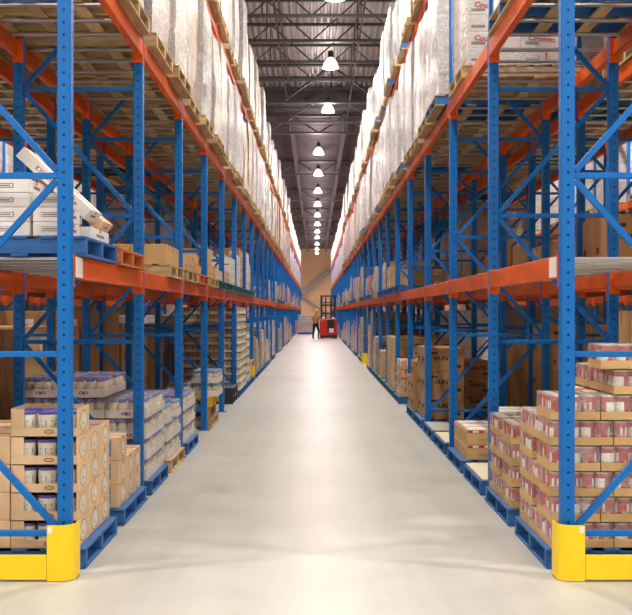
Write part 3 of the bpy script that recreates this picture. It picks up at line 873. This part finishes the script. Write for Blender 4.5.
def boarded(k, slot, m, look, dy=0):
    near_pallet('blue', 1, k, slot, 0, f'under a {look} sheet, {place(1, k, slot)}, floor', dy)
    tag(ob('slip_sheet', MB().bevbox((0, 0, .006), (1.16, .98, .012), m, .002).mesh('sheet'), None, (2.055, slot_y(k, slot)+dy, PALH-.005)), f'{look} slip sheet lying on the {place(1, k, slot)}, floor', 'sheet')
boarded(1, 0, 'board', 'cream'); boarded(2, 0, 'board', 'pale cream'); boarded(2, 1, 'greyboard', 'grey')
near_pallet('blue', 1, 1, 1, 0, 'under small red-topped cartons, second right bay floor', .05)
def small_carton():
    mb = MB().bevbox((0, 0, .075), (.36, .3, .15), 'tan', .004)
    for sg in (-1, 1): mb.box((0, sg*.15, .132), (.34, .0016, .026), 'redlabel'); mb.box((sg*.18, 0, .132), (.0016, .28, .026), 'pinklabel'); mb.box((.06, sg*.1512, .132), (.12, .0016, .02), 'paper'); mb.box((-.09, sg*.1512, .132), (.06, .0016, .02), 'paper')
    mb.box((0, 0, .15), (.3, .24, .002), 'paper'); mb.box((.02, -.151, .05), (.16, .0016, .03), 'tape')
    return mb.mesh('carton')
scm = small_carton()
def scfn(px, py, pz, ix, iy, iz):
    tag(ob('display_carton', scm, None, (px, py, pz)), f'small red-topped carton, {ORD(iz)} layer, {ORD(iy)} row, {ORD(ix)} column, second right bay', 'box', 'red-topped cartons in the second right bay')
stack(2.07, slot_y(1, 1)-.42, PALH-.004, 3, 3, lambda ix, iy: 2 if ix == 0 else 3, .36, .3, .15, 1, scfn)
tan_stack(1, 3, 0, 0, 3, 'blue', m='brown', style='print', h=.33, w=.55, d=.48, nx=1, ny=2, x=1.79, text=('HUNTS', .085, 'ink'), parts=True)
tan_stack(1, 3, 1, 0, 3, 'blue', m='brown', style='print', h=.25, w=.38, d=.48, ny=2, text=('HUNTS', .07, 'ink'), top=lambda ix, iy: 3 if iy == 0 or ix else 2)
near_pallet('blue', 1, 4, 1, 0, 'under film-wrapped can trays, fifth right bay floor', parts=False)
cans(4, 1, 2.05, lambda ix, iy: 4, 'fifth right bay floor', False)
tan_stack(1, 5, 0, 0, 6, 'green', m='tan', style='print', h=.165, w=.55, d=.47, nx=2, ny=2)
tan_stack(1, 5, 1, 0, 6, 'green', m='tan', style='print', h=.165, w=.55, d=.47, nx=2, ny=2)
tan_stack(1, 6, 1, 0, 3, 'green', m='tan', style='print', h=.2, w=.55, d=.47, nx=2, ny=2)
near_pallet('green', 1, 6, 0, 0, 'lying empty on the floor of the seventh right bay', parts=False)
# right lowest beams
tan_stack(1, 5, 1, 1, 2, 'blue', h=.22, w=.55, d=.47, nx=2, ny=2)
tan_stack(1, 6, 0, 1, 3, 'blue', h=.2, w=.55, d=.47, nx=2, ny=2, m='tan')
near_pallet('blue', 1, 5, 0, 1, 'lying empty on the lowest right beams, sixth bay', parts=False)
near_pallet('blue', 1, 4, 1, 1, 'lying empty on the lowest right beams, fifth bay', parts=False)
near_pallet('blue', 1, 6, 1, 1, 'lying empty on the lowest right beams, seventh bay', parts=False)

# --- floor and lowest beams farther down the aisle
for s in (-1, 1):
    for k in range(7, 19):
        for slot in (0, 1):
            for tier in (0, 1):
                r = R.random(); kind = R.choice(('green', 'blue', 'wood'))
                if r < (.15 if tier == 0 else .42) or (s > 0 and k in (9,) and tier == 0): continue
                ds = f'{place(s, k, slot)}, {TIER[tier]}'
                if r < .55 and k < 11:
                    nl = R.choice((2, 3)) if tier == 0 else R.choice((1, 2))
                    near_pallet(kind, s, k, slot, tier, f'under cartons, {ds}', parts=False)
                    cartons(s, k, slot, tier, s*2.055, ZT[tier]+PALH-.004, R.choice(('tan', 'brown')), 'print', 1 if tier else 2, 2, nl, 1.1 if tier else .55, .48, R.choice((.38, .44, .5)), 'large_carton', 'cardboard carton', False)
                else:
                    near_pallet(kind, s, k, slot, tier, f'under a wrapped load, {ds}', parts=False)
                    m = R.choice(('load', 'loadred', 'loadtan', 'load'))
                    wrapped(s, s*2.055, slot_y(k, slot), ZT[tier]+PALH+.001, m, 0, R.randrange(3), f'{LOOK[m]} wrapped load, {ds}', 'wrapped loads low in the racks', False).scale = (1, 1, R.uniform(.35, .95) if tier else R.uniform(.55, 1.2))

# --- wrapped loads on the middle and top beams along the aisle
NIND = 19
for s in (-1, 1):
    for k in range(NIND):
        for slot in (0, 1):
            for tier in (2, 3):
                if tier == 3 and k < 2: continue
                if tier == 2 and k == 0 and slot == 0: continue
                if (s, k, slot, tier) in ((1, 1, 0, 2), (1, 1, 1, 2)): continue
                kind = 'wood'
                if s > 0 and (R.random() < .35 or (k, slot, tier) == (0, 1, 2)): kind = 'bluemix'
                ds = f'{place(s, k, slot)}, {TIER[tier]}'
                xo = s*(2.055-R.uniform(.02, .1)) if (s, k, slot) != (1, 0, 1) else 2.06
                pallet(kind, xo, slot_y(k, slot), ZT[tier], f'{PN[kind][1]} under a wrapped load, {ds}', f'{PN[kind][1]}s in the racks', k < 5)
                m = 'load'
                if R.random() < .2: m = 'loadtan'
                if (s, k, slot, tier) in ((-1, 1, 0, 2), (-1, 0, 1, 2)): m = 'loadtan' if k else 'load'
                hi = R.choice((0, 1, 2, 3, 4)) if tier == 3 else R.choice((2, 3, 4, 4))
                logo = (s, k, slot, tier) == (-1, 2, 1, 2)
                t = wrapped(s, xo, slot_y(k, slot), ZT[tier]+PALH+.001, m, hi, R.randrange(4), f'{LOOK[m]} wrapped load, {ds}', 'film-wrapped pallet loads high in the racks', k < 10 and R.random() < .6)
                if logo:
                    t['label'] = 'white wrapped load with round red and blue logos, third left bay, middle beams'
                    t.rotation_euler = (0, 0, 0)
                    for q in range(3):
                        mb = MB()
                        for a in range(14):
                            a0, a1 = .6+a*.3, .6+(a+1)*.3
                            mb.quad([(.589, .12*math.cos(a0), .12*math.sin(a0)), (.589, .12*math.cos(a1), .12*math.sin(a1)), (.589, .08*math.cos(a1), .08*math.sin(a1)), (.589, .08*math.cos(a0), .08*math.sin(a0))], 'blueink')
                        oval(.02, 0, .035, .035, .589, 'redink', mb, 'x', 1)
                        ob('logo', mb.mesh('logo'), t, (0, -.3, .3+q*.42))
# the cookie cartons on the middle beams of the second right bay, wrapped in film
def cookie_load(k, slot, x, layers):
    ds = f'{place(1, k, slot)}, {TIER[2]}'
    pallet('wood', x, slot_y(k, slot), ZT[2], f'bare wooden pallet under the cookie cartons, {ds}', 'bare wooden pallets in the racks', True)
    t = tag(ob('wrapped_load', None, None, (x, slot_y(k, slot), ZT[2]+PALH+.001)), f'wrapped load of white cartons with red Cookies lettering, {ds}', 'load', 'film-wrapped pallet loads high in the racks')
    w, d, h = .54, .48, .165
    cm = cached(('cook', 'm'), lambda: MB().bevbox((0, 0, h/2), (w, d, h), 'whitecard', .006).box((-.16, -d/2, h*.3), (.14, .0016, .03), 'greyink').mesh('carton'))
    for iz in range(layers):
        for ix in range(2):
            for iy in range(2):
                c = ob('carton', cm, t, ((ix-.5)*(w+.004), (iy-.5)*(d+.004), iz*(h+.002)))
                if iy == 0:
                    if iz % 2 == 1: ob('lettering', text_mesh('Cookies', .08, 'redink', shear=.15), c, (-.07, -d/2-.002, h*.55), (PI/2, .1, 0))
                    else:
                        ob('lettering', text_mesh('1', .1, 'redink'), c, (-.02, -d/2-.002, h*.5), (PI/2, 0, 0))
                if ix == 0: ob('lettering', text_mesh('Cookies', .08, 'pinklabel', shear=.15), c, (-w/2-.002, 0, h*.5), (PI/2, 0, -PI/2))
    def fmk():
        me = wrinkled(77, w*2+.02, d*2+.02, layers*(h+.002)+.01, .006); me.materials.append(M['thinfilm']); return me
    ob('stretch_film', cached(('cookfilm', layers), fmk), t)
cookie_load(1, 1, 2.06, 8)
# --- loads beyond, too many and too small to count
def far_loads():
    mb = MB()
    for s in (-1, 1):
        for k in range(NIND, NB):
            for slot in (0, 1):
                for tier in range(4):
                    if tier < 2 and R.random() < .5: continue
                    h = R.uniform(1.2, 1.6) if tier > 1 else R.uniform(.4, 1.0)
                    z = ZT[tier]+PALH
                    mb.bevbox((s*2.055, slot_y(k, slot), z+h/2), (1.1, 1.0, h), 'load' if tier > 1 or R.random() < .4 else R.choice(('brown', 'tan', 'loadred')), .03)
                    mb.box((s*2.055, slot_y(k, slot), ZT[tier]+PALH/2), (1.2, 1.02, PALH), 'wood')
    return mb
tag(ob('distant_loads', far_loads().mesh('far loads')), 'wrapped loads crowding both racks at the far end of the aisle', 'loads', None, 'stuff')

# --- goods of the rear rack rows, seen through the front ones
for s in (-1, 1):
    xb = s*3.485; rb = random.Random(11+s)
    for k in range(0, 10):
        for slot in (0, 1):
            bw = f'{("near", "far")[slot]} half of {ORD(k)} bay behind {SIDE[s]} rack'
            for tier in range(4):
                if tier == 3: continue
                if tier == 1 and s < 0 and k not in (3, 4, 6, 8): continue
                if tier == 1 and s > 0 and (k, slot) in ((1, 0),): continue
                if tier == 0 and rb.random() < .08: continue
                y = slot_y(k, slot)
                pallet(rb.choice(('wood', 'wood', 'green')) if tier > 1 else 'wood', xb, y, ZT[tier], f'wooden pallet on the {TIER[tier]}, {bw}', 'pallets in the rear rack rows', False)
                z = ZT[tier]+PALH+.001
                if tier < 2 and k < 5:
                    h = rb.choice((.38, .44, .5)); n = (1 if s > 0 and k == 4 else 2 if s > 0 and k == 3 else 3) if tier == 0 else rb.choice((1, 1, 2)) if s > 0 and k > 2 else 1
                    st = ('picture' if s < 0 else 'print')
                    nm = 'brown carton' if s > 0 else 'brown picture carton'
                    cartons(s, k, slot, tier, xb, z-.004, rb.choice(('brown', 'brown', 'tan')), st, 1 if k > 2 else 2, 2, n, 1.1 if k > 2 else .55, .48, h, 'large_carton', nm, False, text=('BOUNTY', .075, 'ink') if s > 0 and k < 5 else None, where=f'{TIER[tier]}, {bw}')
                else:
                    m = rb.choice(('load', 'loadtan')) if tier < 2 else 'load'
                    wrapped(s, xb, y, z, m, rb.choice((1, 2, 3)), rb.randrange(4), f'{LOOK[m]} wrapped load on {TIER[tier]}, {bw}', 'wrapped loads in the rear rack rows', False)
    for k in range(2, 10):
        for slot in (0, 1):
            for tier in (1, 2):
                if rb.random() < .2: continue
                y = slot_y(k, slot); xc = s*7.2
                bw = f'{("near", "far")[slot]} half of {ORD(k)} bay past neighbouring {SIDE[s]} aisle'
                pallet('wood', xc, y, ZT[tier], f'wooden pallet, {TIER[tier]}, {bw}', 'pallets in the far rack rows', False)
                wrapped(s, xc, y, ZT[tier]+PALH+.001, 'load', rb.choice((1, 2, 3)), rb.randrange(4), f'pale wrapped load, {TIER[tier]}, {bw}', 'wrapped loads in the far rack rows', False)

# ------------------------------------------------------------------ forklift, person, load at the end of the aisle
def forklift(x, y, rz):
    t = tag(ob('forklift', None, None, (x, y, 0), (0, 0, rz)), 'red stand-up forklift with a tall dark mast at the end of the aisle', 'forklift')
    b = MB(); b.bevbox((0, 0, .66), (1.06, 1.2, 1.06), 'red', .07); ob('body', b.mesh('body'), t)
    ob('rear_panel', MB().bevbox((.14, -.61, .78), (.42, .05, .78), 'steel', .02).mesh('panel'), t)
    ob('plate', MB().bevbox((.18, -.64, .5), (.28, .02, .26), 'paper', .01).mesh('plate'), t)
    ob('bumper', MB().bevbox((0, -.56, .14), (1.08, .16, .18), 'steel', .03).mesh('bumper'), t)
    for sx in (-1, 1):
        for sy in (-.4, .45):
            w = MB().lathe([(.02, -.09), (.14, -.09), (.15, -.07), (.15, .07), (.14, .09), (.02, .09)], 18, 'rubber')
            ob('wheel', w.mesh('wheel', True), t, (sx*.42, sy, .151), (0, PI/2, 0))
        ob('mast_channel', MB().bevbox((sx*.42, .62, 1.42), (.14, .16, 2.5), 'steel', .02).mesh('channel'), t)
        ob('inner_channel', MB().bevbox((sx*.16, .6, 1.4), (.09, .12, 2.3), 'steel', .015).mesh('channel'), t)
        ob('guard_post', MB().bar((sx*.48, -.5, 1.15), (sx*.44, .4, 2.2), .06, .06, 'steel').mesh('guard post'), t)
        ob('fork', MB().bevbox((sx*.25, 1.3, .07), (.12, 1.1, .045), 'steel', .01).mesh('fork'), t)
        ob('headlamp', MB().bevbox((sx*.3, -.58, 1.25), (.18, .1, .1), 'paper', .02).mesh('headlamp'), t)
    for z in (1.55, 2.05, 2.62): ob('crossbar', MB().bevbox((0, .62, z), (.98, .1, .1), 'steel', .015).mesh('crossbar'), t)
    ob('overhead_guard', MB().box((0, -.05, 2.2), (.98, .05, .05), 'steel').box((0, .4, 2.2), (.98, .05, .05), 'steel').box((-.46, .17, 2.2), (.05, .5, .05), 'steel').box((.46, .17, 2.2), (.05, .5, .05), 'steel').box((0, .17, 2.2), (.04, .45, .04), 'steel').mesh('guard frame'), t)
    ob('steering_knob', MB().lathe([(.1, 0), (.12, .02), (.1, .04)], 16, 'rubber', (-.2, -.35, 1.19)).mesh('knob', True), t)
forklift(.76, 62.0, 0)

def person(x, y, rz):
    J = {'pelvis': (0, 0, .92), 'belly': (0, .02, 1.08), 'chest': (0, .06, 1.3), 'neck': (0, .09, 1.47), 'head0': (0, .11, 1.55), 'head1': (0, .12, 1.63), 'head2': (0, .12, 1.72)}
    V = []; E = []; RAD = []; idx = {}
    def add(n, p, r, par=None):
        idx[n] = len(V); V.append(p); RAD.append(r)
        if par: E.append((idx[par], idx[n]))
    add('pelvis', (0, 0, .93), .15); add('belly', (0, .02, 1.08), .145, 'pelvis'); add('chest', (0, .06, 1.30), .165, 'belly'); add('neck', (0, .09, 1.47), .065, 'chest')
    add('h0', (0, .115, 1.56), .085, 'neck'); add('h1', (0, .125, 1.64), .1, 'h0'); add('h2', (0, .12, 1.72), .075, 'h1')
    for sx, n in ((-1, 'l'), (1, 'r')):
        st = .1*sx
        add(n+'hip', (sx*.1, 0, .86), .105, 'pelvis'); add(n+'kn', (sx*.12, .06+st, .48), .07, n+'hip'); add(n+'an', (sx*.12, -.02+st, .09), .048, n+'kn'); add(n+'toe', (sx*.13, .14+st, .045), .045, n+'an')
        add(n+'sh', (sx*.19, .06, 1.39), .075, 'chest'); add(n+'el', (sx*.27, .12, 1.12), .052, n+'sh'); add(n+'wr', (sx*.2, .36, 1.06), .036, n+'el')
        add(n+'pm', (sx*.19, .43, 1.05), .036, n+'wr')
        for q in range(4):
            add(f'{n}f{q}', (sx*(.155+.022*q), .5, 1.045-.003*q), .011, n+'pm'); add(f'{n}g{q}', (sx*(.155+.022*q), .53-.006*abs(q-1), 1.015), .009, f'{n}f{q}')
        add(n+'th', (sx*.15, .45, 1.03), .012, n+'pm'); add(n+'t2', (sx*.135, .48, 1.01), .009, n+'th')
    me = bpy.data.meshes.new('person'); me.from_pydata(V, E, [])
    o = ob('person', me, None, (x, y, 0), (0, 0, rz))
    sk = o.modifiers.new('skin', 'SKIN'); ss = o.modifiers.new('sub', 'SUBSURF'); ss.levels = ss.render_levels = 1
    if not me.skin_vertices: me.skin_vertices.new()
    lay = me.skin_vertices[0].data
    for i, r in enumerate(RAD): lay[i].radius = (r, r*.85 if V[i][2] > .9 else r)
    lay[0].use_root = True
    bpy.context.view_layer.update()
    ev = o.evaluated_get(bpy.context.evaluated_depsgraph_get())
    nm = bpy.data.meshes.new_from_object(ev); o.modifiers.clear(); o.data = nm
    nm.materials.clear()
    for m in ('skin', 'jacket', 'trousers', 'rubber'): nm.materials.append(M[m])
    for p in nm.polygons:
        c = p.center; p.use_smooth = True
        if c.z < .11: p.material_index = 3
        elif c.z < .98 and abs(c.y) < .35: p.material_index = 2
        elif c.z > 1.47 or c.y > .36: p.material_index = 0
        else: p.material_index = 1
    tag(o, 'person in tan jacket, dark trousers and yellow cap standing beside the forklift', 'person')
    h = MB().lathe([(.125, 0), (.12, .02), (.105, .07), (.06, .11), (.01, .125)], 18, 'hat', (0, .12, 1.68)); h.box((0, .25, 1.685), (.16, .1, .012), 'hat')
    ob('cap', h.mesh('cap', True), o)
    fc = MB()
    for sx in (-1, 1): fc.box((sx*.035, .215, 1.64), (.025, .012, .012), 'ink')
    fc.box((0, .225, 1.61), (.022, .03, .04), 'skin'); fc.box((0, .215, 1.575), (.05, .01, .01), 'redink')
    ob('face', fc.mesh('face'), o)
person(-.02, 59.9, math.radians(-35))
pallet('blue', -.74, 74, 0, 'blue painted pallet standing in the aisle beyond the person', None, True)
wrapped(-1, -.74, 74, PALH+.001, 'load', 1, 1, 'grey-white wrapped load standing in the aisle beyond the person', None, False)

# ------------------------------------------------------------------ camera, world, view
cam = bpy.data.cameras.new('camera'); co = ob('camera', cam, None, (0, 0, 1.625), (PI/2, 0, 0))
cam.sensor_fit = 'HORIZONTAL'; cam.sensor_width = 36; cam.lens = 1006/632*36
cam.shift_y = 4.5/632; cam.clip_end = 300
SC.camera = co
w = bpy.data.worlds.new('world'); SC.world = w; w.use_nodes = True
w.node_tree.nodes['Background'].inputs[0].default_value = (.02, .02, .02, 1)
vs = SC.view_settings; vs.view_transform = 'Standard'; vs.look = 'None'; vs.gamma = 1; vs.exposure = .42; vs.use_curve_mapping = False
SC.cycles.use_denoising = True
SC.cycles.max_bounces = 8; SC.cycles.diffuse_bounces = 4; SC.cycles.transparent_max_bounces = 12
SC.cycles.sample_clamp_indirect = 6
